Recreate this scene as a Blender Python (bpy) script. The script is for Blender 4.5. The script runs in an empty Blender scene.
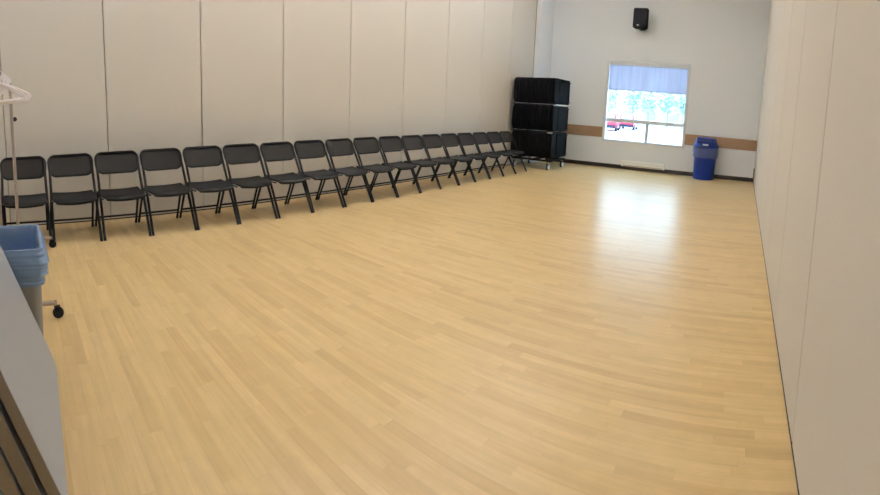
import bpy, bmesh, math, random
from mathutils import Vector, Matrix
random.seed(7)
S = bpy.context.scene
COL = S.collection
PI = math.pi

# ------------------------------------------------------------------ materials
def srgb(r, g, b):
    f = lambda c: (c/255/12.92) if c/255 <= 0.04045 else ((c/255+0.055)/1.055)**2.4
    return (f(r), f(g), f(b), 1.0)

def mat(name, col, rough=0.6, metal=0.0, noise=0.0, nscale=40.0, bump=0.0, spec=0.5, stretch=(1, 1, 1), coat=0.0):
    m = bpy.data.materials.new(name); m.use_nodes = True
    nt = m.node_tree; b = nt.nodes['Principled BSDF']
    b.inputs['Roughness'].default_value = rough
    b.inputs['Metallic'].default_value = metal
    b.inputs['Specular IOR Level'].default_value = spec
    b.inputs['Coat Weight'].default_value = coat
    tc = nt.nodes.new('ShaderNodeTexCoord'); mp = nt.nodes.new('ShaderNodeMapping')
    mp.inputs['Scale'].default_value = stretch
    nt.links.new(tc.outputs['Object'], mp.inputs['Vector'])
    nz = nt.nodes.new('ShaderNodeTexNoise'); nz.inputs['Scale'].default_value = nscale
    nz.inputs['Detail'].default_value = 4
    nt.links.new(mp.outputs['Vector'], nz.inputs['Vector'])
    mr = nt.nodes.new('ShaderNodeMapRange')
    mr.inputs['To Min'].default_value = 1-noise; mr.inputs['To Max'].default_value = 1+noise
    nt.links.new(nz.outputs['Fac'], mr.inputs['Value'])
    mx = nt.nodes.new('ShaderNodeVectorMath'); mx.operation = 'SCALE'
    mx.inputs[0].default_value = col[:3]
    nt.links.new(mr.outputs['Result'], mx.inputs['Scale'])
    nt.links.new(mx.outputs['Vector'], b.inputs['Base Color'])
    if bump > 0:
        bp = nt.nodes.new('ShaderNodeBump'); bp.inputs['Strength'].default_value = bump
        bp.inputs['Distance'].default_value = 0.01
        nt.links.new(nz.outputs['Fac'], bp.inputs['Height']); nt.links.new(bp.outputs['Normal'], b.inputs['Normal'])
    return m

def floor_material():
    m = bpy.data.materials.new('maple_strip_floor'); m.use_nodes = True
    nt = m.node_tree; N = nt.nodes; Lk = nt.links.new; b = N['Principled BSDF']
    tc = N.new('ShaderNodeTexCoord'); sx = N.new('ShaderNodeSeparateXYZ'); Lk(tc.outputs['Object'], sx.inputs[0])
    def M(op, a, c=None, d=None):
        n = N.new('ShaderNodeMath'); n.operation = op
        for i, v in enumerate((a, c, d)):
            if v is None: continue
            if isinstance(v, (int, float)): n.inputs[i].default_value = v
            else: Lk(v, n.inputs[i])
        return n.outputs[0]
    ry = M('DIVIDE', sx.outputs['Y'], 0.057)
    row = M('FLOOR', ry)
    wn = N.new('ShaderNodeTexWhiteNoise'); wn.noise_dimensions = '1D'; Lk(row, wn.inputs['W'])
    off = M('MULTIPLY', wn.outputs['Value'], 9.3)
    cx = M('ADD', M('DIVIDE', sx.outputs['X'], 0.6), off)
    col = M('FLOOR', cx)
    cv = N.new('ShaderNodeCombineXYZ'); Lk(row, cv.inputs[0]); Lk(col, cv.inputs[1])
    w2 = N.new('ShaderNodeTexWhiteNoise'); w2.noise_dimensions = '2D'; Lk(cv.outputs[0], w2.inputs['Vector'])
    ramp = N.new('ShaderNodeValToRGB'); e = ramp.color_ramp.elements
    e[0].position = 0.0; e[0].color = srgb(212, 181, 129)
    e[1].position = 1.0; e[1].color = srgb(227, 199, 147)
    for p, c in ((0.12, (217, 187, 134)), (0.40, (222, 194, 140)), (0.8, (225, 197, 145))):
        q = ramp.color_ramp.elements.new(p); q.color = srgb(*c)
    Lk(w2.outputs['Value'], ramp.inputs[0])
    # grain
    mp = N.new('ShaderNodeMapping'); mp.inputs['Scale'].default_value = (1.6, 26, 1); Lk(tc.outputs['Object'], mp.inputs[0])
    gadd = N.new('ShaderNodeVectorMath'); gadd.operation = 'ADD'; Lk(mp.outputs[0], gadd.inputs[0])
    gs = N.new('ShaderNodeVectorMath'); gs.operation = 'SCALE'; gs.inputs['Scale'].default_value = 7.0
    Lk(w2.outputs['Color'], gs.inputs[0]); Lk(gs.outputs[0], gadd.inputs[1])
    nz = N.new('ShaderNodeTexNoise'); nz.inputs['Scale'].default_value = 1.5; nz.inputs['Detail'].default_value = 5
    Lk(gadd.outputs[0], nz.inputs['Vector'])
    mr = N.new('ShaderNodeMapRange'); mr.inputs['From Min'].default_value = .25; mr.inputs['From Max'].default_value = .75
    mr.inputs['To Min'].default_value = .90; mr.inputs['To Max'].default_value = 1.07; Lk(nz.outputs['Fac'], mr.inputs['Value'])
    # joints between strips
    fy = M('FRACT', ry); fx = M('FRACT', cx)
    gy = M('LESS_THAN', fy, 0.035); gx = M('LESS_THAN', fx, 0.004)
    g = M('MAXIMUM', gy, gx)
    gm = M('SUBTRACT', 1.0, M('MULTIPLY', g, 0.10))
    mot = N.new('ShaderNodeTexNoise'); mot.inputs['Scale'].default_value = 9; mot.inputs['Detail'].default_value = 6; mot.inputs['Roughness'].default_value = .65
    Lk(tc.outputs['Object'], mot.inputs['Vector'])
    mm = N.new('ShaderNodeMapRange'); mm.inputs['From Min'].default_value = .3; mm.inputs['From Max'].default_value = .7
    mm.inputs['To Min'].default_value = .955; mm.inputs['To Max'].default_value = 1.035; Lk(mot.outputs['Fac'], mm.inputs['Value'])
    tot = M('MULTIPLY', M('MULTIPLY', mr.outputs[0], mm.outputs[0]), gm)
    mx = N.new('ShaderNodeVectorMath'); mx.operation = 'SCALE'
    Lk(ramp.outputs[0], mx.inputs[0]); Lk(tot, mx.inputs['Scale'])
    Lk(mx.outputs[0], b.inputs['Base Color'])
    b.inputs['Roughness'].default_value = FLOOR_ROUGH
    b.inputs['Specular IOR Level'].default_value = 0.5
    return m
FLOOR_ROUGH = 0.30
LAMP = 117; LAMPC = (1, .995, .995)

def simple(name, build):
    m = bpy.data.materials.new(name); m.use_nodes = True
    nt = m.node_tree
    for n in list(nt.nodes): nt.nodes.remove(n)
    out = nt.nodes.new('ShaderNodeOutputMaterial')
    nt.links.new(build(nt), out.inputs['Surface'])
    return m

def glass(nt):
    t = nt.nodes.new('ShaderNodeBsdfTransparent'); t.inputs[0].default_value = (.94, .97, .97, 1)
    g = nt.nodes.new('ShaderNodeBsdfGlossy'); g.inputs['Roughness'].default_value = 0.02
    x = nt.nodes.new('ShaderNodeMixShader'); x.inputs[0].default_value = 0.06
    nt.links.new(t.outputs[0], x.inputs[1]); nt.links.new(g.outputs[0], x.inputs[2]); return x.outputs[0]

def blind_fabric(nt):
    d = nt.nodes.new('ShaderNodeBsdfDiffuse'); d.inputs[0].default_value = srgb(178, 176, 200)
    t = nt.nodes.new('ShaderNodeBsdfTranslucent')
    tc = nt.nodes.new('ShaderNodeTexCoord'); mp = nt.nodes.new('ShaderNodeMapping'); mp.inputs['Scale'].default_value = (5, 1, .6)
    nz = nt.nodes.new('ShaderNodeTexNoise'); nz.inputs['Scale'].default_value = 2
    rp = nt.nodes.new('ShaderNodeValToRGB'); rp.color_ramp.elements[0].color = (.17, .155, .20, 1); rp.color_ramp.elements[1].color = (.27, .25, .31, 1)
    rp.color_ramp.elements[0].position = .3; rp.color_ramp.elements[1].position = .7
    nt.links.new(tc.outputs['Object'], mp.inputs[0]); nt.links.new(mp.outputs[0], nz.inputs['Vector'])
    nt.links.new(nz.outputs['Fac'], rp.inputs[0]); nt.links.new(rp.outputs[0], t.inputs[0])
    x = nt.nodes.new('ShaderNodeMixShader'); x.inputs[0].default_value = 0.6
    nt.links.new(d.outputs[0], x.inputs[1]); nt.links.new(t.outputs[0], x.inputs[2]); return x.outputs[0]

def bag(colr, transp, rough=0.3):
    def f(nt):
        p = nt.nodes.new('ShaderNodeBsdfPrincipled'); p.inputs['Base Color'].default_value = colr
        p.inputs['Roughness'].default_value = rough
        nz = nt.nodes.new('ShaderNodeTexNoise'); nz.inputs['Scale'].default_value = 14; nz.inputs['Detail'].default_value = 3
        tc = nt.nodes.new('ShaderNodeTexCoord'); nt.links.new(tc.outputs['Object'], nz.inputs['Vector'])
        bp = nt.nodes.new('ShaderNodeBump'); bp.inputs['Strength'].default_value = .6; bp.inputs['Distance'].default_value = .02
        nt.links.new(nz.outputs['Fac'], bp.inputs['Height']); nt.links.new(bp.outputs[0], p.inputs['Normal'])
        t = nt.nodes.new('ShaderNodeBsdfTransparent'); t.inputs[0].default_value = colr
        x = nt.nodes.new('ShaderNodeMixShader'); x.inputs[0].default_value = transp
        nt.links.new(p.outputs[0], x.inputs[1]); nt.links.new(t.outputs[0], x.inputs[2]); return x.outputs[0]
    return f

def mesh_cloth(nt):     # open black netting of the chair backs
    p = nt.nodes.new('ShaderNodeBsdfPrincipled'); p.inputs['Base Color'].default_value = (.016, .015, .015, 1)
    p.inputs['Roughness'].default_value = .7; p.inputs['Specular IOR Level'].default_value = .12
    t = nt.nodes.new('ShaderNodeBsdfTransparent')
    tc = nt.nodes.new('ShaderNodeTexCoord'); mp = nt.nodes.new('ShaderNodeMapping'); mp.inputs['Scale'].default_value = (0, 1, 1)
    v = nt.nodes.new('ShaderNodeTexVoronoi'); v.inputs['Scale'].default_value = 170; v.inputs['Randomness'].default_value = 0
    lt = nt.nodes.new('ShaderNodeMath'); lt.operation = 'LESS_THAN'; lt.inputs[1].default_value = 0.075
    nt.links.new(tc.outputs['Object'], mp.inputs[0]); nt.links.new(mp.outputs[0], v.inputs['Vector'])
    nt.links.new(v.outputs['Distance'], lt.inputs[0])
    x = nt.nodes.new('ShaderNodeMixShader'); nt.links.new(lt.outputs[0], x.inputs[0])
    nt.links.new(p.outputs[0], x.inputs[1]); nt.links.new(t.outputs[0], x.inputs[2]); return x.outputs[0]

def emit(colr, st):
    def f(nt):
        e = nt.nodes.new('ShaderNodeEmission'); e.inputs[0].default_value = colr; e.inputs[1].default_value = st
        return e.outputs[0]
    return f

M = {
 'floor': floor_material(),
 'panel': mat('beige_fabric_panel', srgb(216, 212, 206), .85, noise=.035, nscale=230, bump=.12, spec=.2),
 'gasket': mat('dark_seam', srgb(160, 149, 134), .7),
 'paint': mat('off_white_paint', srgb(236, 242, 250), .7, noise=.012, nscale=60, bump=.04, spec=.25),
 'ceil': mat('ceiling_white', srgb(238, 234, 228), .9, noise=.03, nscale=120),
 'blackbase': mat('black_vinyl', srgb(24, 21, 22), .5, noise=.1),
 'oak': mat('oak_rail', srgb(152, 122, 94), .45, noise=.16, nscale=7, stretch=(1, 8, 12)),
 'whiteframe': mat('white_frame', srgb(222, 228, 238), .4, noise=.01),
 'glass': simple('window_glass', glass),
 'blind': simple('blind_fabric', blind_fabric),
 'blackmetal': mat('black_metal', srgb(14, 14, 16), .55, noise=.1, spec=.22),
 'stored': mat('stored_black', srgb(9, 9, 12), .75, noise=.1, spec=.10),
 'blackplastic': mat('black_plastic', srgb(14, 14, 16), .65, spec=.18, noise=.12, nscale=90, bump=.1),
 'mesh': simple('black_mesh', mesh_cloth),
 'rubber': mat('rubber', srgb(16, 16, 17), .7),
 'chrome': mat('chrome', srgb(200, 196, 190), .25, metal=1, noise=.03),
 'post': mat('brushed_post', srgb(172, 160, 154), .35, metal=.75, noise=.06, nscale=20),
 'hanger': mat('white_plastic', srgb(250, 247, 252), .35, noise=.02),
 'greybin': mat('grey_bin_plastic', srgb(140, 143, 146), .5, noise=.05, nscale=30),
 'bluebag': simple('blue_bag', bag(srgb(142, 172, 214), .22)),
 'clearbag': simple('clear_bag', bag(srgb(210, 222, 250), .80)),
 'bluebin': mat('blue_bin_plastic', srgb(10, 38, 112), .45, spec=.25, noise=.06, nscale=25),
 'darkblue': mat('dark_blue_opening', srgb(10, 30, 92), .6, noise=.05),
 'label': mat('white_label', srgb(215, 225, 240), .4, noise=.03),
 'laminate': mat('grey_laminate', srgb(160, 165, 174), .45, noise=.035, nscale=260, spec=.4),
 'brownedge': mat('brown_edge', srgb(124, 113, 98), .5, noise=.08, nscale=30, stretch=(1, 1, 1)),
 'heater': mat('white_enamel', srgb(246, 250, 252), .4, noise=.02),
 'speaker': mat('speaker_black', srgb(12, 12, 16), .65, noise=.1, nscale=80, bump=.1, spec=.15),
 'grille': mat('speaker_grille', srgb(14, 14, 20), .7, noise=.3, nscale=200, bump=.3, spec=.15),
 'darkhole': mat('dark_hole', srgb(30, 24, 20), .6),
 'pavement': mat('pale_pavement', srgb(214, 214, 216), .9, noise=.05, nscale=1.5),
 'carred': mat('red_car_paint', srgb(196, 20, 58), .3, noise=.03, coat=.6),
 'carglass': mat('car_glass', srgb(150, 166, 178), .1),
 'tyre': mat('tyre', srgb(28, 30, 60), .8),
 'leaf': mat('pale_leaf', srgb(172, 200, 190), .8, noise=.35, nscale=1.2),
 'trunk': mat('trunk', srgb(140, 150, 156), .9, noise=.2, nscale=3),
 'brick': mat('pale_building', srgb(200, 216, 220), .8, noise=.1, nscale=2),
 'diffuser': simple('light_diffuser', emit((1, .93, .84, 1), 1.6)),
}

# ------------------------------------------------------------------ mesh helpers
def new(): return bmesh.new()

def box(bm, x0, x1, y0, y1, z0, z1, bevel=0.0, seg=2, M4=None):
    vs = [bm.verts.new((x, y, z)) for x in (x0, x1) for y in (y0, y1) for z in (z0, z1)]
    idx = [(0, 1, 3, 2), (4, 6, 7, 5), (0, 4, 5, 1), (2, 3, 7, 6), (0, 2, 6, 4), (1, 5, 7, 3)]
    fs = [bm.faces.new([vs[i] for i in f]) for f in idx]
    geo = list(vs)
    if bevel > 0:
        es = list({e for f in fs for e in f.edges})
        r = bmesh.ops.bevel(bm, geom=es, offset=bevel, segments=seg, affect='EDGES', profile=0.5)
        geo = list({v for f in r['faces'] for v in f.verts} | {v for v in vs if v.is_valid})
    if M4 is not None:
        bmesh.ops.transform(bm, matrix=M4, verts=[v for v in geo if v.is_valid])
    return bm

def tube(bm, pts, r, n=10, closed=False, radii=None):
    P = [Vector(p) for p in pts]; rings = []
    up = Vector((0, 0, 1)); prev = None
    m = len(P)
    for i in range(m):
        if closed: d = (P[(i+1) % m]-P[i-1]).normalized()
        elif i == 0: d = (P[1]-P[0]).normalized()
        elif i == m-1: d = (P[-1]-P[-2]).normalized()
        else: d = ((P[i+1]-P[i]).normalized()+(P[i]-P[i-1]).normalized()).normalized()
        if prev is None:
            a = d.cross(up)
            if a.length < .05: a = d.cross(Vector((0, 1, 0)))
            a.normalize()
        else:
            a = (prev - d*prev.dot(d)).normalized()
        prev = a; b = d.cross(a)
        rr = radii[i] if radii else r
        rings.append([bm.verts.new(P[i]+a*math.cos(2*PI*k/n)*rr+b*math.sin(2*PI*k/n)*rr) for k in range(n)])
    for i in range(m if closed else m-1):
        A, B = rings[i], rings[(i+1) % m]
        for k in range(n): bm.faces.new((A[k], A[(k+1) % n], B[(k+1) % n], B[k]))
    if not closed:
        bm.faces.new(rings[0][::-1]); bm.faces.new(rings[-1])
    return bm

def lathe(bm, prof, n=32, c=(0, 0), cap=True):
    rings = [[bm.verts.new((c[0]+r*math.cos(2*PI*k/n), c[1]+r*math.sin(2*PI*k/n), z)) for k in range(n)] for r, z in prof]
    for A, B in zip(rings, rings[1:]):
        for k in range(n): bm.faces.new((A[k], A[(k+1) % n], B[(k+1) % n], B[k]))
    if cap: bm.faces.new(rings[0][::-1]); bm.faces.new(rings[-1])
    return bm

def rrect(w, h, r, n=6):
    out = []
    for cx, cy, a in ((w/2-r, h/2-r, 0), (-w/2+r, h/2-r, 90), (-w/2+r, -h/2+r, 180), (w/2-r, -h/2+r, 270)):
        for k in range(n+1):
            t = math.radians(a+90*k/n); out.append((cx+r*math.cos(t), cy+r*math.sin(t)))
    return out

def prism(bm, poly, f, t0, t1):
    A = [bm.verts.new(f(u, v, t0)) for u, v in poly]; B = [bm.verts.new(f(u, v, t1)) for u, v in poly]
    n = len(poly)
    bm.faces.new(A[::-1]); bm.faces.new(B)
    for k in range(n): bm.faces.new((A[k], A[(k+1) % n], B[(k+1) % n], B[k]))
    return bm

def obj(name, bm, m, parent=None, smooth=False, label=None):
    bmesh.ops.recalc_face_normals(bm, faces=bm.faces)
    me = bpy.data.meshes.new(name); bm.to_mesh(me); bm.free()
    me.materials.append(M[m] if isinstance(m, str) else m)
    if smooth:
        for p in me.polygons: p.use_smooth = True
        try: me.set_sharp_from_angle(angle=math.radians(40))
        except Exception: pass
    o = bpy.data.objects.new(name, me); COL.objects.link(o)
    if parent: o.parent = parent
    if label: o['label'] = label
    return o

def thing(name, label, cat, loc=(0, 0, 0), rz=0, group=None):
    o = bpy.data.objects.new(name, None); COL.objects.link(o)
    o.location = loc; o.rotation_euler = (0, 0, rz); o.empty_display_size = .1
    o['label'] = label; o['category'] = cat
    if group: o['group'] = group
    return o

def tag(o, label, cat, group=None, kind=None):
    if label: o['label'] = label
    if cat: o['category'] = cat
    if group: o['group'] = group
    if kind: o['kind'] = kind
    return o

def struct(name, bm, m, parent=None, smooth=False):
    o = obj(name, bm, m, parent, smooth)
    if parent is None: o['kind'] = 'structure'
    return o

def dup(o, parent=None):
    c = o.copy(); COL.objects.link(c)
    if parent: c.parent = parent
    for ch in list(o.children): dup(ch, c)
    return c

# ------------------------------------------------------------------ the room
W, L, H = 5.61, 11.26, 4.62
YF = -0.86           # wall behind the photographer
PW, PL0, PR0 = 1.189, 1.016, 1.904

b = new(); box(b, -.3, W+.3, YF-.2, L+.25, -.12, 0); struct('floor', b, 'floor')
b = new(); box(b, -.3, W+.3, YF-.2, L+.25, H, H+.15); struct('ceiling', b, 'ceil')
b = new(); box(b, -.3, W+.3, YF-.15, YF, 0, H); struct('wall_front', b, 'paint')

def panel_wall(name, x_face, sign, seams, ystart, yend, seam_name):
    bm = new(); g = .005
    ys = [ystart]+seams+[yend]
    for a, c in zip(ys, ys[1:]):
        if c-a < .05: continue
        x0, x1 = (x_face-.06, x_face) if sign > 0 else (x_face, x_face+.06)
        box(bm, x0, x1, a+g, c-g, .012, H, bevel=.005, seg=1)
    struct(name, bm, 'panel')
    bm = new()
    x0, x1 = (x_face-.16, x_face-.05) if sign > 0 else (x_face+.05, x_face+.16)
    box(bm, x0, x1, ystart, yend, 0, H)
    struct(seam_name, bm, 'gasket')
seamsL = [PL0+PW*k for k in range(-1, 8)]
panel_wall('wall_left', 0.0, 1, seamsL, YF, PL0+PW*8, 'trim_1')
seamsR = [PR0+PW*k for k in range(-2, 8)]
panel_wall('wall_right', W, -1, seamsR, YF, L, 'trim_2')
b = new(); box(b, -.05, .002, YF, PL0+PW*8, 0, .014); struct('base_strip_left', b, 'blackbase')  # thin dark strip where the panels meet the floor
b = new(); box(b, W-.002, W+.05, YF, L, 0, .012); struct('base_shadow_right', b, 'blackbase')  # dark strip standing in for the thin shadow at the wall foot
# corner post at the end of the movable wall
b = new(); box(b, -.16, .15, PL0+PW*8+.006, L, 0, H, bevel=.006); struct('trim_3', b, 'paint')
b = new(); box(b, -.01, .012, PL0+PW*8-.012, PL0+PW*8+.004, 0, H); struct('trim_4', b, 'gasket')

# back wall with the window opening
WX0, WX1, WZ0, WZ1 = 1.71, 3.84, .665, 2.725
b = new()
T = .24
box(b, -.2, WX0, L, L+T, 0, H); box(b, WX1, W+.2, L, L+T, 0, H)
box(b, WX0, WX1, L, L+T, 0, WZ0); box(b, WX0, WX1, L, L+T, WZ1, H)
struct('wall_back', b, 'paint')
b = new(); box(b, .15, W, L-.012, L, 0, .10, bevel=.003, seg=1); struct('baseboard_back', b, 'blackbase')
b = new(); box(b, .15, WX0, L-.022, L, .765, 1.025, bevel=.004, seg=1); struct('trim_5', b, 'oak')
b = new(); box(b, WX1, W, L-.022, L, .765, 1.025, bevel=.004, seg=1); struct('trim_6', b, 'oak')
b = new(); box(b, W-.02, W, L-.10, L-.014, 0, .34, bevel=.003, seg=1); struct('trim_7', b, 'blackbase')

win = bpy.data.objects.new('window_1', None); COL.objects.link(win); win['kind'] = 'structure'
win.location = (0, L, 0)
def wbox(bm, x0, x1, z0, z1, y0=.05, y1=.12, bv=.006): box(bm, x0, x1, y0, y1, z0, z1, bevel=bv, seg=1)
f = .07; RZ = 1.22
b = new()
wbox(b, WX0, WX0+f, WZ0, WZ1, -.015); wbox(b, WX1-f, WX1, WZ0, WZ1, -.015)
wbox(b, WX0+f, WX1-f, WZ1-.07, WZ1, -.015); wbox(b, WX0+f, WX1-f, WZ0, WZ0+.06, -.015)
obj('window_frame', b, 'whiteframe', win)
b = new(); wbox(b, WX0+f, WX1-f, RZ-.045, RZ+.045); obj('transom', b, 'whiteframe', win)
b = new(); wbox(b, 2.81, 2.89, WZ0+.06, RZ-.045); obj('mullion', b, 'whiteframe', win)
for (x0, x1, z0, z1) in ((WX0+f, WX1-f, RZ+.045, WZ1-.07), (WX0+f, 2.81, WZ0+.06, RZ-.045), (2.89, WX1-f, WZ0+.06, RZ-.045)):
    b = new(); box(b, x0, x1, .085, .091, z0, z1); obj('pane', b, 'glass', win)
b = new(); box(b, WX0+.005, WX1-.005, -.02, .05, WZ0-.0, WZ0+.02, bevel=.004); obj('sill', b, 'whiteframe', win)

bl = thing('roller_blind', 'lavender grey roller blind pulled part way down over the upper window', 'blind', (2.775, L+.03, 0))
b = new(); box(b, -.993, .993, -.03, .02, 2.60, 2.67, bevel=.012); obj('head_box', b, 'whiteframe', bl)
b = new()
n = 30
A = [b.verts.new((-.99+1.98*k/n, .006*math.sin(k*1.3)+.002, 2.61)) for k in range(n+1)]
B = [b.verts.new((-.99+1.98*k/n, .004*math.sin(k*.9+1)+.002, 1.985)) for k in range(n+1)]
for k in range(n): b.faces.new((A[k], A[k+1], B[k+1], B[k]))
obj('shade_fabric', b, 'blind', bl, smooth=True)
b = new(); box(b, -.99, .99, -.008, .008, 1.97, 1.992, bevel=.003, seg=1); obj('hem_bar', b, 'whiteframe', bl)

# added uplights, unseen above the frame: they wash the ceiling, which lights the room
for i, y in enumerate((1.0, 3.4, 5.8, 8.2)):
    for j, x in enumerate((1.45, 4.0)):
        t = thing('added_uplight', 'added unseen long uplight, %s of four along the %s side' % (('nearest', 'second', 'third', 'farthest')[i], ('chair row', 'right wall')[j]), 'light', (x, y, 4.20), 0, 'added uplights out of view')
        b = new(); box(b, -.10, .10, -.62, .62, 0, .07, bevel=.01); obj('housing', b, 'whiteframe', t)
        b = new(); box(b, -.085, .085, -.6, .6, .0705, .076); obj('diffuser', b, 'diffuser', t)
        for yy in (-.5, .5):
            b = new(); tube(b, [(0, yy, .07), (0, yy, H-4.20)], .003, 6); obj('cable', b, 'chrome', t)
        ld = bpy.data.lights.new('lamp', 'AREA'); ld.shape = 'RECTANGLE'; ld.size = .17; ld.size_y = 1.2
        ld.energy = LAMP*((1.58, .12)[j])*((.95, .95, 1.05, 1.35)[i]); ld.color = LAMPC
        lo = bpy.data.objects.new('lamp', ld); COL.objects.link(lo); lo.parent = t; lo.location = (0, 0, .085); lo.rotation_euler = (PI, 0, 0)

# ------------------------------------------------------------------ folding chairs
CW = .2375
def lerp(a, b_, t): return tuple(a[i]+(b_[i]-a[i])*t for i in range(3))
def make_chair():
    t = thing('folding_chair', '', 'chair')
    ft, tp = (.37, CW, 0.0), (-.062, CW-.012, .80)
    for s in (-1, 1):
        p0 = (ft[0], s*ft[1], .012); p1 = (tp[0], s*tp[1], tp[2])
        b = new()
        tube(b, [p0, lerp(p0, p1, .5), lerp(p0, p1, .93), p1], .0145, 10)
        lg = obj('leg', b, 'blackmetal', t, True)
        b = new(); tube(b, [(ft[0]+.006, s*ft[1], 0), lerp(p0, p1, .045)], .0146, 10)
        obj('foot_cap', b, 'rubber', lg, True)
    for s in (-1, 1):
        q0 = (-.215, s*.234, .012); q1 = (-.02, s*.226, .43)
        b = new(); tube(b, [q0, lerp(q0, q1, .5), q1], .0135, 10)
        lg = obj('leg', b, 'blackmetal', t, True)
        b = new(); tube(b, [(-.217, s*.234, 0), lerp(q0, q1, .05)], .0155, 10)
        obj('foot_cap', b, 'rubber', lg, True)
    c = lerp((-.215, 0, .012), (-.02, 0, .43), .24)
    b = new(); tube(b, [(c[0], -.222, c[2]), (c[0], .222, c[2])], .012, 8); obj('crossbar', b, 'blackmetal', t, True)
    # backrest: tilted, gently bowed rounded frame with a netting panel
    zc, hh, ww = .738, .220, .503
    def bp(u, v, d=0.0):            # u sideways, v up along the tilt
        x = -.062+(.80-zc)*.54 - v*.54*.9 - .030*(1-(u/(ww/2))**2) + d
        return (x, u, zc+v*.98)
    b = new()
    ring = []
    for u, v in rrect(ww-.03, hh-.03, .065, 7):
        # lower edge bows downward a little
        ring.append(bp(u*(1-.05*(.5-v/hh)), v + (.012*(1-(u/(ww/2))**2))*(1 if v > 0 else -1.7)))
    tube(b, ring, .0155, 8, closed=True)
    fr = obj('backrest', b, 'blackplastic', t, True)
    b = new()
    nu, nv = 12, 6; g = []
    for i in range(nu+1):
        u = -1+2*i/nu; row = []
        for j in range(nv+1):
            v = -1+2*j/nv
            k = 1-.16*abs(u)**4*abs(v)**3
            vv = v*(hh/2-.012)*(1-.10*abs(u)**6) + .011*(1-u*u)*v*(1 if v > 0 else 1.7)
            row.append(b.verts.new(bp(u*(ww/2-.016)*k*(1-.05*(.5-v/2)), vv, .004)))
        g.append(row)
    for i in range(nu):
        for j in range(nv): b.faces.new((g[i][j], g[i+1][j], g[i+1][j+1], g[i][j+1]))
    obj('back_panel', b, 'mesh', t, True)
    # seat: dished shell with a waterfall front
    b = new()
    prof = [(-.02, .448), (.01, .441), (.06, .436), (.16, .431), (.24, .432), (.30, .430), (.332, .422), (.345, .405)]
    nu = 10; top = []; bot = []
    for i in range(nu+1):
        u = -1+2*i/nu; rt = []; rb = []
        for k, (x, z) in enumerate(prof):
            w = .222 - (.008 if k == 0 else 0) - (0, 0, 0, 0, 0, .004, .020, .034)[k]
            xx = x - (.022*u*u if k >= 5 else 0)
            zz = z + .010*u*u
            rt.append(b.verts.new((xx, u*w, zz))); rb.append(b.verts.new((xx-(.010 if k >= 6 else 0), u*w, zz-.023)))
        top.append(rt); bot.append(rb)
    K = len(prof)
    for i in range(nu):
        for k in range(K-1):
            b.faces.new((top[i][k], top[i][k+1], top[i+1][k+1], top[i+1][k]))
            b.faces.new((bot[i][k], bot[i+1][k], bot[i+1][k+1], bot[i][k+1]))
        b.faces.new((top[i][0], top[i+1][0], bot[i+1][0], bot[i][0]))
        b.faces.new((top[i][-1], bot[i][-1], bot[i+1][-1], top[i+1][-1]))
    for k in range(K-1):
        b.faces.new((top[0][k], bot[0][k], bot[0][k+1], top[0][k+1]))
        b.faces.new((top[-1][k], top[-1][k+1], bot[-1][k+1], bot[-1][k]))
    st = obj('seat', b, 'blackplastic', t, True)
    b = new()
    for s in (-1, 1):
        b = new(); tube(b, [(.0, s*.228, .425), (.14, s*.228, .405), (.27, s*.224, .404)], .009, 8)
        obj('seat_bracket', b, 'blackmetal', st, True)
    return t
CP, CY0 = .5058, .2676
ordn = ['first', 'second', 'third', 'fourth', 'fifth', 'sixth', 'seventh', 'eighth', 'ninth']
chair = make_chair()
for k in range(18):
    c = chair if k == 0 else dup(chair)
    c.location = (.452+random.uniform(-.004, .004), CY0+CP*(k-.5)-(.004, .003, 0)[min(k, 2)], 0)
    c.rotation_euler = (0, 0, math.radians(random.uniform(-.8, .8)))
    if k == 0: lb = 'black folding chair at the near end of the row, partly behind the coat rack post'
    elif k == 17: lb = 'black folding chair at the far end of the row, against the stacked storage trolley'
    elif k < 9: lb = 'open black folding chair with netted back, %s in the row counted from the coat rack' % ordn[k]
    else: lb = 'open black folding chair with netted back, %s in the row counted from the storage trolley' % ordn[17-k]
    c['label'] = lb; c['category'] = 'chair'; c['group'] = 'folding chairs in a row along the panelled wall'

# ------------------------------------------------------------------ chair trolley in the corner with folded chairs on their sides
RX0, RX1, RY0, RY1 = .10, 1.14, 9.36, 10.32
tr = thing('chair_trolley', 'tall three tier wheeled trolley in the corner holding folded black chairs', 'trolley', ((RX0+RX1)/2, (RY0+RY1)/2, 0))
tx, ty = (RX1-RX0)/2, (RY1-RY0)/2
TZ = [.262, .878, 1.494]
b = new()
for y in (-ty+.10, ty-.10): box(b, -tx, tx, y-.02, y+.02, .19, .235, bevel=.004, seg=1)
for x in (-tx+.02, 0, tx-.06): box(b, x-.02, x+.02, -ty+.10, ty-.10, .19, .232)
obj('base_frame', b, 'blackmetal', tr)
for zi, z in enumerate(TZ[1:]):
    b = new()
    for y in (-ty+.13, ty-.13): box(b, -tx, tx, y-.015, y+.015, z-.014, z-.005, bevel=.003, seg=1)
    for x in (-tx+.015, tx-.03): box(b, x-.012, x+.012, -ty+.13, ty-.13, z-.014, z-.006)
    obj('shelf_rail', b, 'chrome' if zi else 'blackmetal', tr)
for x in (-tx-.013,):
    for y in (-ty+.13, ty-.13):
        b = new(); tube(b, [(x, y, .2), (x, y, 2.04)], .014, 10); obj('upright', b, 'blackmetal', tr, True)
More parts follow.
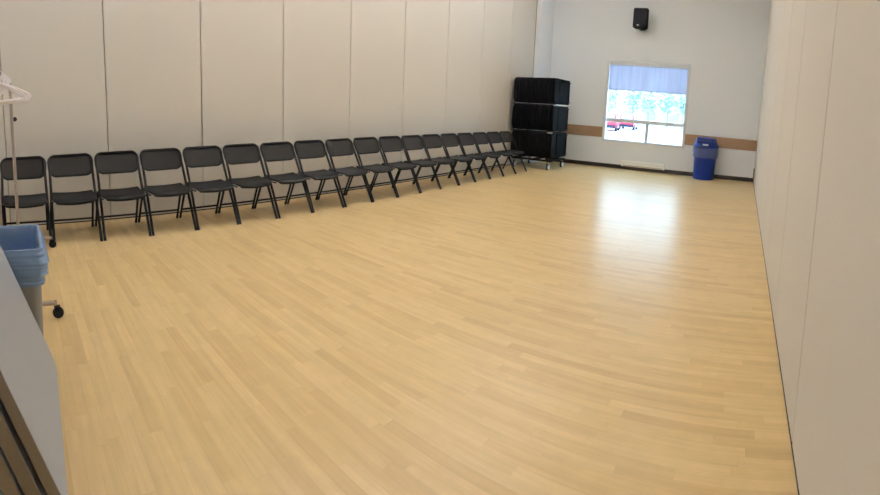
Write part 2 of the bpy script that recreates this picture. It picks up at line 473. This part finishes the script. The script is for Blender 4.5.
for x in (-tx+.09, tx-.09):
    for y in (-ty+.09, ty-.07):
        b = new()
        box(b, x-.03, x+.03, y-.035, y+.035, .175, .19)
        for s in (-1, 1): box(b, x+s*.026-.003, x+s*.026+.003, y-.028, y+.028, .075, .178)
        cf = obj('caster', b, 'chrome', tr)
        b = new()
        prof = [(.018, -.02), (.055, -.02), (.064, -.012), (.064, .012), (.055, .02), (.018, .02)]
        lathe(b, [(r_*1.15, z_) for r_, z_ in prof], 24)
        bmesh.ops.transform(b, matrix=Matrix.Translation((x, y, .074)) @ Matrix.Rotation(PI/2, 4, 'Y'), verts=b.verts)
        obj('wheel', b, 'rubber', cf, True)
        b = new(); lathe(b, [(.052, -.0335), (.052, .0335)], 20)
        bmesh.ops.transform(b, matrix=Matrix.Translation((x, y, .074)) @ Matrix.Rotation(PI/2, 4, 'Y'), verts=b.verts)
        obj('wheel_hub', b, 'label', cf, True)

def make_folded():
    # lying on its side: length along Y, width upright (Z), thickness along X
    t = thing('folded_chair', '', 'chair')
    hw = .290
    b = new()
    # outer bow: two long side tubes joined by the rounded back
    pts = [(0, .40, .02), (0, -.36, .02)]
    for k in range(1, 6):
        a = k/6*PI/2; pts.append((0, -.36-.10*math.sin(a), .12-.10*math.cos(a)))
    pts += [(0, -.46, .12+.0), (0, -.463, hw), (0, -.46, 2*hw-.12+0)]
    for k in range(1, 6):
        a = k/6*PI/2; pts.append((0, -.36-.10*math.cos(a), 2*hw-.12+.10*math.sin(a)))
    pts += [(0, -.36, 2*hw-.02), (0, .40, 2*hw-.02)]
    tube(b, pts, .018, 8)
    fr = obj('frame', b, 'stored', t, True)
    b = new()
    prism(b, rrect(.25, 2*hw-.05, .09, 6), lambda u, v, d: (d-.012*(1-(v/hw)**2), -.325+u, hw+v), -.006, .010)
    obj('backrest', b, 'stored', t, True)
    b = new()
    prism(b, rrect(.60, 2*hw-.03, .09, 6), lambda u, v, d: (d, .135+u, hw+v), -.024, .008)
    obj('seat', b, 'stored', t, True)
    b = new(); tube(b, [(.018, .44, .06), (.018, -.02, .06)], .012, 8); tube(b, [(.018, .44, 2*hw-.06), (.018, -.02, 2*hw-.06)], .012, 8)
    tube(b, [(.018, .36, .06), (.018, .36, 2*hw-.06)], .010, 8)
    obj('leg', b, 'stored', t, True)
    return t
fold = make_folded(); first = True
NF = 17
tn = ['bottom', 'middle', 'top']
for ti, z in enumerate(TZ):
    for k in range(NF):
        c = fold if first else dup(fold); first = False
        c.location = (RX0+.03+(RX1-RX0-.06)*k/(NF-1), (RY0+RY1)/2+random.uniform(-.012, .012)+(.05 if k == NF-1 else 0), z+.006-(.014 if k == NF-1 and ti == 2 else 0)*0)
        c.rotation_euler = (0, math.radians(random.uniform(-.6, .6)), 0)
        c['category'] = 'chair'
        if k == NF-1:
            c['label'] = 'outermost folded black chair at the window side of the trolley\'s %s tier' % tn[ti]
            if 'group' in c: del c['group']
        else:
            c['label'] = 'folded black chair packed on its side inside the %s tier of the corner trolley' % tn[ti]
            c['group'] = 'folded chairs on the %s tier of the trolley' % tn[ti]
b = new(); box(b, tx-.10, tx+.02, -ty-.022, -ty-.014, .842, .866)
obj('rail_label', b, 'label', tr, label='small white sticker on the trolley front rail')
b = new(); box(b, -tx, tx, -ty-.014, -ty-.004, .848, .866); obj('front_rail', b, 'blackmetal', tr)
b = new(); box(b, -tx, tx, -ty-.014, -ty-.006, 1.460, 1.476); obj('front_rail', b, 'blackmetal', tr)

# ------------------------------------------------------------------ recycling bin
rb = thing('recycling_bin', 'tall round blue recycling bin with hooded lid under the wood rail', 'bin', (4.40, 10.93, 0))
b = new(); lathe(b, [(.235, 0), (.245, .01), (.270, .60), (.275, .76), (.262, .76), (.23, .03)], 40); obj('bin_body', b, 'bluebin', rb, True)
b = new()
prof = [(.288, .52), (.296, .535), (.292, .60), (.300, .66), (.296, .72), (.298, .765), (.285, .775)]
n = 56; rings = []
for i, (r, z) in enumerate(prof):
    rings.append([b.verts.new(((r+.006*math.sin(k*2.1+i)+.004*math.sin(k*.9-i*2))*math.cos(2*PI*k/n), (r+.006*math.sin(k*2.1+i))*math.sin(2*PI*k/n), z+.006*math.sin(k*.7)*(i == 0))) for k in range(n)])
for A, B in zip(rings, rings[1:]):
    for k in range(n): b.faces.new((A[k], A[(k+1) % n], B[(k+1) % n], B[k]))
obj('bin_liner', b, 'clearbag', rb, True, label='clear plastic liner folded over the rim')
b = new(); lathe(b, [(.298, .752), (.312, .765), (.308, .80), (.285, .84), (.262, .885), (.236, .965), (.222, .99), (.12, 1.0), (.01, 1.0)], 40); ld_ = obj('lid', b, 'bluebin', rb, True)
# hooded opening facing the room
b = new(); box(b, -.20, .20, -.285, -.05, .868, .992, bevel=.018); obj('lid_hood', b, 'bluebin', ld_)
b = new(); box(b, -.165, .165, -.292, -.28, .905, .975, bevel=.004, seg=1); obj('opening_flap', b, 'darkblue', ld_)
b = new(); box(b, -.055, .075, -.325, -.27, .815, .852, bevel=.006, seg=1, M4=None); obj('sticker', b, 'label', ld_, label='small white sticker')

# ------------------------------------------------------------------ baseboard heater, speaker, wall bits
ht = thing('wall_heater', 'low white wall heater cover mounted under the window', 'heater', (2.84, L, 0))
b = new(); box(b, -.545, .545, -.065, 0, .085, .225, bevel=.01); obj('cover', b, 'heater', ht)
b = new(); box(b, -.50, .50, -.069, -.06, .098, .112); obj('outlet_slot', b, 'gasket', ht)
b = new(); box(b, -.555, -.535, -.068, 0, .08, .23, bevel=.003, seg=1); obj('end_cap', b, 'heater', ht)
b = new(); box(b, .535, .555, -.068, 0, .08, .23, bevel=.003, seg=1); obj('end_cap', b, 'heater', ht)

sp = thing('wall_speaker', 'black loudspeaker mounted high on the wall above the window', 'speaker', (2.56, L, 3.71))
b = new()
poly = [(-.185, -.34), (.185, -.34), (.15, -.10), (-.15, -.10)]
A = [(x, y) for x, y in poly]
prism(b, A, lambda u, v, d: (u, v, d), -.235, .235)
bmesh.ops.bevel(b, geom=list(b.edges), offset=.02, segments=3, affect='EDGES')
obj('cabinet', b, 'speaker', sp, True)
b = new(); box(b, -.16, .16, -.352, -.335, -.205, .205, bevel=.012); gr = obj('grille', b, 'grille', sp)
b = new(); box(b, -.075, -.02, -.358, -.350, -.185, -.165); obj('badge', b, 'chrome', gr)
b = new(); box(b, -.05, .05, -.02, 0, -.10, .10, bevel=.004, seg=1); box(b, -.02, .02, -.12, -.01, -.03, .03); box(b, -.03, .10, -.24, -.12, -.262, -.245)
box(b, -.015, .015, -.14, -.11, -.255, .03)
obj('bracket', b, 'blackmetal', sp)

b = new(); lathe(b, [(.002, 0), (.020, 0), (.026, .006), (.026, .012), (.014, .016), (.002, .016)], 20)
bmesh.ops.transform(b, matrix=Matrix.Translation((0, -.05, 1.25)) @ Matrix.Rotation(PI/2, 4, 'Y'), verts=b.verts)
tag(obj('wall_latch', b, 'darkhole', None, True), 'small dark round latch on the beige wall panel above the coat rack chairs', 'latch')
b = new(); lathe(b, [(.002, 0), (.016, 0), (.014, .03), (.030, .045), (.030, .06), (.002, .068)], 20)
bmesh.ops.transform(b, matrix=Matrix.Translation((1.02, L-.020, .885)) @ Matrix.Rotation(PI/2, 4, 'X'), verts=b.verts)
tag(obj('wall_peg', b, 'oak', None, True), 'small round wooden peg on the rail beside the chair trolley', 'peg')

# ------------------------------------------------------------------ coat rack with hangers
def Yr(x): return -.065-.095*(x-.81)/1.6       # rack centre line
RB = 1.63
gr_ = thing('coat_rack', 'rolling metal coat rack with white plastic hangers behind the grey bin', 'coat rack', (1.61, -.07, 0))
gx = lambda x: x-1.61
gy = lambda y: y+.07
for x in (.90, 2.41):
    b = new(); tube(b, [(gx(x), gy(Yr(x)), .10), (gx(x), gy(Yr(x)), RB+.01)], .016, 12); obj('post', b, 'post', gr_, True)
b = new(); tube(b, [(gx(.78), gy(Yr(.90)), RB), (gx(2.52), gy(Yr(2.41)), RB)], .015, 12); obj('hanging_bar', b, 'chrome', gr_, True)
b = new(); tube(b, [(gx(.90), gy(Yr(.90)), .125), (gx(2.41), gy(Yr(2.41)), .125)], .013, 12); obj('lower_rail', b, 'chrome', gr_, True)
for x, y1 in ((.90, .25), (2.41, .175)):
    y0 = 2*Yr(x)-y1
    b = new(); box(b, gx(x)-.016, gx(x)+.016, gy(y0), gy(y1)-.005, .092, .115, bevel=.004, seg=1); obj('foot_bar', b, 'post', gr_)
    for yy, sg in ((y0+.01, -1), (y1-.01, 1)):
        b = new()
        tube(b, [(gx(x), gy(yy), .075), (gx(x), gy(yy), .118)], .009, 8)
        cf = obj('caster', b, 'chrome', gr_)
        b = new()
        for s in (-1, 1): box(b, gx(x)+s*.017-.002, gx(x)+s*.017+.002, gy(yy)-.008, gy(yy)+.024, .052, .078)
        box(b, gx(x)-.019, gx(x)+.019, gy(yy)-.012, gy(yy)+.028, .074, .080)
        obj('fork', b, 'blackmetal', cf)
        b = new(); lathe(b, [(.010, -.013), (.032, -.013), (.037, -.007), (.037, .007), (.032, .013), (.010, .013)], 20)
        bmesh.ops.transform(b, matrix=Matrix.Translation((gx(x), gy(yy)+.014, .037)) @ Matrix.Rotation(PI/2, 4, 'Y'), verts=b.verts)
        obj('wheel', b, 'rubber', cf, True)

def make_hanger():
    t = thing('coat_hanger', '', 'hanger')
    b = new()          # origin at the bar's axis; body spreads along Y below it
    pts = []
    for k in range(9):
        a = math.radians(-60+k*30); pts.append((0, .024*math.sin(a)*1, .002+.024*math.cos(a)))
    hook = [(0, -.021, -.012)]+[(0, .023*math.sin(math.radians(a)), .023*math.cos(math.radians(a))-.002) for a in range(-90, 121, 30)]+[(0, .010, -.022), (0, 0, -.04), (0, 0, -.075)]
    tube(b, hook, .0045, 8); hk = b
    h = obj('hook', hk, 'hanger', t, True)
    b = new()
    pts = [(0, 0, -.072), (0, .06, -.092), (0, .14, -.128), (0, .20, -.162), (0, .218, -.185), (0, .20, -.20), (0, 0, -.205), (0, -.20, -.20), (0, -.218, -.185), (0, -.20, -.162), (0, -.14, -.128), (0, -.06, -.092)]
    tube(b, pts, .0105, 8, closed=True)
    obj('hanger_body', b, 'hanger', t, True)
    return t
hg = make_hanger()
hx = [.97+.062*k for k in range(15)]
for i, x in enumerate(hx):
    h = hg if i == 0 else dup(hg)
    h.location = (x, Yr(x), RB+.0); h.scale = (1, .92, 1)
    h.rotation_euler = (math.radians(random.uniform(-7, 9)), 0, math.radians(random.uniform(14, 34)))
    h['category'] = 'hanger'
    if i == 0: h['label'] = 'white plastic coat hanger hanging closest to the beige wall on the coat rack'
    elif i == len(hx)-1: h['label'] = 'white plastic coat hanger hanging nearest the bin side of the bunch'
    else: h['label'] = 'white plastic coat hanger in the middle of the bunch on the coat rack'
    h['group'] = 'white coat hangers bunched on the coat rack'

# ------------------------------------------------------------------ grey waste bin with blue bag
wb = thing('waste_bin', 'grey rectangular waste bin lined with a light blue bag', 'bin', (2.93, -.10, 0))
def rring(bm, w, d, r, z, wob=0.0, ph=0, n=7):
    out = []
    for i, (u, v) in enumerate(rrect(w, d, r, n)):
        k = 1+wob*math.sin(i*1.7+ph)+wob*.7*math.sin(i*.63+ph*2.3)
        out.append(bm.verts.new((u*k, v*(1+wob*1.3*math.sin(i*1.1+ph)), z)))
    return out
def loft(bm, rings, cap0=False, cap1=False):
    n = len(rings[0])
    for A, B in zip(rings, rings[1:]):
        for k in range(n): bm.faces.new((A[k], A[(k+1) % n], B[(k+1) % n], B[k]))
    if cap0: bm.faces.new(rings[0][::-1])
    if cap1: bm.faces.new(rings[-1])
b = new(); loft(b, [rring(b, .42, .30, .05, 0), rring(b, .43, .31, .05, .02), rring(b, .455, .325, .04, .66), rring(b, .475, .345, .04, .665), rring(b, .475, .345, .04, .69), rring(b, .445, .315, .03, .69), rring(b, .405, .285, .04, .03)], True, True)
obj('bin_body', b, 'greybin', wb, True)
b = new()
inner = [(.36, .24, .06), (.385, .26, .22), (.40, .275, .40), (.415, .290, .52), (.425, .298, .62), (.436, .306, .685)]
rings = [rring(b, w_, d_, .04, z_, .03-.028*i/5, i*1.7) for i, (w_, d_, z_) in enumerate(inner)]
rings += [rring(b, .458, .328, .035, .702), rring(b, .484, .354, .04, .702)]
zz = .692
for i in range(26):
    R0 = rring(b, .484, .356, .045, zz)
    n_ = len(R0); sag = .020*math.sin(PI*min(1, i/22))
    for k, v in enumerate(R0):
        th_ = math.atan2(v.co.y, v.co.x)
        o_ = sag+.003*math.sin(i*.75+2.2*math.sin(th_*2+.6))+.0025*math.sin(i*1.3-3*th_)+.002*math.sin(i*2.1+5*th_)
        if i == 0: o_ *= .2
        v.co.x += o_*math.cos(th_)*1.2; v.co.y += o_*(1 if v.co.y > 0 else -1)*min(1, abs(v.co.y)/.1)
        v.co.z += .003*math.sin(4*th_+i*.4)*min(1, i/5)
    rings.append(R0); zz -= .0066
rings.append(rring(b, .472, .350, .04, zz, .006, 1))
loft(b, rings, True, False)
obj('bin_liner', b, 'bluebag', wb, True, label='light blue plastic bag folded over the rim')

# ------------------------------------------------------------------ leaning folded tables on a low dolly (front left)
AL = math.radians(68.77)
dvec = Vector((0, math.cos(AL), -math.sin(AL)))     # down the slope
nvec = Vector((0, math.sin(AL), math.cos(AL)))      # out of the grey face
TX0, TX1, TL = 3.235, 4.035, 1.52
dl = thing('table_dolly', 'low dark wheeled dolly under the leaning folded tables', 'dolly', (3.72, -.08, 0))
b = new(); box(b, -.33, .30, -.24, .135, .105, .153, bevel=.006, seg=1); obj('deck', b, 'blackmetal', dl)
for x in (-.27, .27):
    for y in (-.15, .08):
        b = new(); box(b, x-.02, x+.02, y-.02, y+.02, .06, .107); cf = obj('caster', b, 'chrome', dl)
        b = new(); lathe(b, [(.01, -.012), (.036, -.012), (.038, 0), (.036, .012), (.01, .012)], 20)
        bmesh.ops.transform(b, matrix=Matrix.Translation((x, y, .038)) @ Matrix.Rotation(PI/2, 4, 'Y'), verts=b.verts)
        obj('wheel', b, 'rubber', cf, True)
specs = [(0.0, .035), (.053, .043), (.106, .046), (.162, .040)]
tl = ['foremost grey topped folding table leaning in the stack, its grey face showing',
      'second folding table in the leaning stack, brown edge behind the front table',
      'third folding table in the leaning stack, brown edge between two dark gaps',
      'hindmost folding table in the leaning stack, cut by the corner of the frame']
for i, (off, th) in enumerate(specs):
    # point on the front face bottom edge, lowered so that the rear edge rests on the deck
    P0 = Vector((0, .1057, .170)) - nvec*off
    low = (P0-nvec*th).z
    if i: P0 = P0 + dvec*((low-.155)/math.sin(AL))
    t = thing('folding_table', tl[i], 'table', (TX0, P0.y, P0.z), math.radians(-1.82), 'folding tables leaning on the dolly')
    wd = TX1-TX0
    def fmap(u, v, d, wd=wd):     # u across the width, v up the slope
        q = -dvec*(v+TL/2)+nvec*d
        return (u+wd/2, q.y, q.z)
    b = new(); prism(b, rrect(wd, TL, .055, 8), fmap, -th, -.0015); obj('edge_band', b, 'brownedge', t)
    b = new(); prism(b, rrect(wd-.004, TL-.004, .053, 8), fmap, -.0015, 0); obj('tabletop', b, 'laminate', t)
    for s in (-1, 1):
        b = new()
        tube(b, [fmap(-wd/2+.22, s*.62, -th-.0045), fmap(-wd/2+.22, s*.12, -th-.0045), fmap(wd/2-.22, s*.12, -th-.0045), fmap(wd/2-.22, s*.62, -th-.0045)], .0035, 6)
        obj('leg_frame', b, 'blackmetal', t, True)

# ------------------------------------------------------------------ outside the window
b = new(); box(b, -70, 60, L+.26, 140, -.45, -.30); g = struct('ground', b, 'pavement')
def make_car():
    t = thing('parked_car', '', 'car')
    b = new()
    prof = [(-2.2, .35), (-2.25, .75), (-2.15, 1.0), (-2.0, 1.25), (-1.75, 1.72), (-1.4, 1.78), (.2, 1.78), (.55, 1.68), (1.05, 1.12), (2.0, 1.0), (2.25, .8), (2.25, .38), (1.9, .3), (-1.9, .3)]
    A = []; B = []
    for s, Lst in ((-1, A), (1, B)):
        for y, z in prof:
            w = .92 if z < 1.15 else .92-.20*(z-1.15)/.63
            Lst.append(b.verts.new((s*w, y, z)))
    b.faces.new(A[::-1]); b.faces.new(B)
    for k in range(len(prof)): b.faces.new((A[k], A[(k+1) % len(prof)], B[(k+1) % len(prof)], B[k]))
    obj('car_body', b, 'carred', t)
    b = new(); prism(b, [(-.70, 1.18), (.70, 1.18), (.62, 1.62), (-.62, 1.62)], lambda u, v, d: (u, -2.02+(v-1.18)*.55+d, v), -.05, .02); obj('rear_window', b, 'carglass', t)
    for s in (-1, 1):
        b = new(); prism(b, [(-1.6, 1.2), (.75, 1.2), (.35, 1.62), (-1.45, 1.62)], lambda u, v, d: (s*(.905-.20*(v-1.15)/.63)+s*d, u, v), -.01, .02); obj('side_window', b, 'carglass', t)
        for y in (-1.4, 1.4):
            b = new(); lathe(b, [(.05, -.11), (.33, -.11), (.35, -.08), (.35, .08), (.33, .11), (.05, .11)], 24)
            bmesh.ops.transform(b, matrix=Matrix.Translation((s*.84, y, .35)) @ Matrix.Rotation(PI/2, 4, 'Y'), verts=b.verts)
            obj('wheel', b, 'tyre', t, True)
        b = new(); box(b, s*.78-.08, s*.78+.08, -2.27, -2.18, .85, 1.05); obj('tail_light', b, 'carred', t)
    b = new(); box(b, -.85, .85, -2.30, -2.2, .32, .60, bevel=.03); obj('bumper', b, 'tyre', t)
    return t
car = make_car(); car.location = (-8.45, 45.5, -.3); car.rotation_euler = (0, 0, .18)
car['label'] = 'nearer red car parked outside, behind the window frame\'s left edge'; car['group'] = 'red cars outside'
c2 = dup(car); c2.location = (-8.75, 54.5, -.3); c2.rotation_euler = (0, 0, .12)
c2['label'] = 'farther red car parked outside to the right of the nearer one'

def make_tree(x, y, h, lab):
    t = thing('tree', lab, 'tree', (x, y, -.3), random.uniform(0, 6))
    b = new(); tube(b, [(0, 0, 0), (.05, .03, h*.35), (-.05, 0, h*.62), (.02, .05, h*.85)], .15, 8, radii=[.17, .13, .09, .04])
    for k in range(6):
        a = k*1.1; z = h*(.34+.07*k); r_ = h*.16
        tube(b, [(0, 0, z), (r_*math.cos(a), r_*math.sin(a), z+h*.14)], .05, 6, radii=[.06, .02])
    obj('trunk', b, 'trunk', t, True)
    b = new()
    for k in range(260):
        a = random.uniform(0, 2*PI); u = random.uniform(-1, 1); rr = random.random()**.45
        s = math.sqrt(1-u*u)
        c = Vector((h*.27*rr*s*math.cos(a), h*.27*rr*s*math.sin(a), h*.66+h*.33*rr*u))
        sz = random.uniform(.16, .34)
        R_ = Matrix.Rotation(random.uniform(0, 6), 3, 'Z') @ Matrix.Rotation(random.uniform(0, 3), 3, 'X')
        q = [c+R_ @ Vector(v)*sz for v in ((-1, -.5, 0), (0, -.9, .25), (1, -.4, 0), (.9, .6, .2), (0, 1, -.1), (-.9, .5, .2))]
        b.faces.new([b.verts.new(v) for v in q])
    obj('foliage', b, 'leaf', t)
places = [(-17.5, 74, 6.5, 'thin pale tree outside, leftmost behind the red cars'), (-14.2, 78, 7.0, 'pale tree outside just right of the red cars'),
          (-11.0, 76, 6.0, 'pale tree seen through the middle of the window'), (-8.2, 79, 7.2, 'pale tree outside, second from the right window edge'),
          (-5.0, 75, 6.4, 'pale tree outside nearest the right window edge')]
for p in places: make_tree(*p)
bd = thing('distant_building', 'low pale building far beyond the car park behind the trees', 'building', (-12, 100, -.3))
b = new(); box(b, -30, 30, -5, 5, 0, 3.6); obj('wall', b, 'brick', bd)
b = new(); box(b, -30.4, 30.4, -5.4, 5.4, 3.6, 4.0); obj('roof', b, 'whiteframe', bd)
for k in range(12):
    b = new(); x = -27.5+k*5; box(b, x-1.1, x+1.1, -5.06, -4.98, 1.1, 2.6); obj('window', b, 'carglass', bd)

# ------------------------------------------------------------------ world and camera
w = bpy.data.worlds.new('sky'); S.world = w; w.use_nodes = True
bg = w.node_tree.nodes['Background']; bg.inputs[0].default_value = (.50, .78, 1.0, 1); bg.inputs[1].default_value = 8.0
pl = bpy.data.lights.new('window_portal', 'AREA'); pl.shape = 'RECTANGLE'; pl.size = WX1-WX0; pl.size_y = WZ1-WZ0; pl.cycles.is_portal = True
po = bpy.data.objects.new('window_portal', pl); COL.objects.link(po); po.location = ((WX0+WX1)/2, L+.2, (WZ0+WZ1)/2); po.rotation_euler = (-PI/2, 0, 0)

yaw, pitch, roll, F, SY = -.6571, .1050, .0387, 460.8388, -94.4789
cy, sy = math.cos(yaw), math.sin(yaw)
fw = Vector((sy*math.cos(pitch), cy*math.cos(pitch), -math.sin(pitch)))
r = Vector((cy, -sy, 0)); u = r.cross(fw)
r2 = r*math.cos(roll)+u*math.sin(roll); u2 = -r*math.sin(roll)+u*math.cos(roll)
cd = bpy.data.cameras.new('camera'); cam = bpy.data.objects.new('camera', cd); COL.objects.link(cam)
Mx = Matrix((( r2.x, u2.x, -fw.x, 5.2786), (r2.y, u2.y, -fw.y, 0.0), (r2.z, u2.z, -fw.z, 1.3612), (0, 0, 0, 1)))
cam.matrix_world = Mx
cd.type = 'PANO'; cd.panorama_type = 'CENTRAL_CYLINDRICAL'
cd.central_cylindrical_radius = 1.0
cd.central_cylindrical_range_u_min = -440/F; cd.central_cylindrical_range_u_max = 440/F
cd.central_cylindrical_range_v_min = (-247.5+SY)/F; cd.central_cylindrical_range_v_max = (247.5+SY)/F
cd.clip_end = 500; cd.clip_start = .02
S.camera = cam

S.view_settings.view_transform = 'Standard'; S.view_settings.look = 'None'
S.view_settings.gamma = 1; S.view_settings.exposure = 0; S.view_settings.use_curve_mapping = False
S.cycles.use_denoising = True
S.cycles.max_bounces = 10; S.cycles.diffuse_bounces = 6; S.cycles.transparent_max_bounces = 16
S.cycles.sample_clamp_indirect = 8
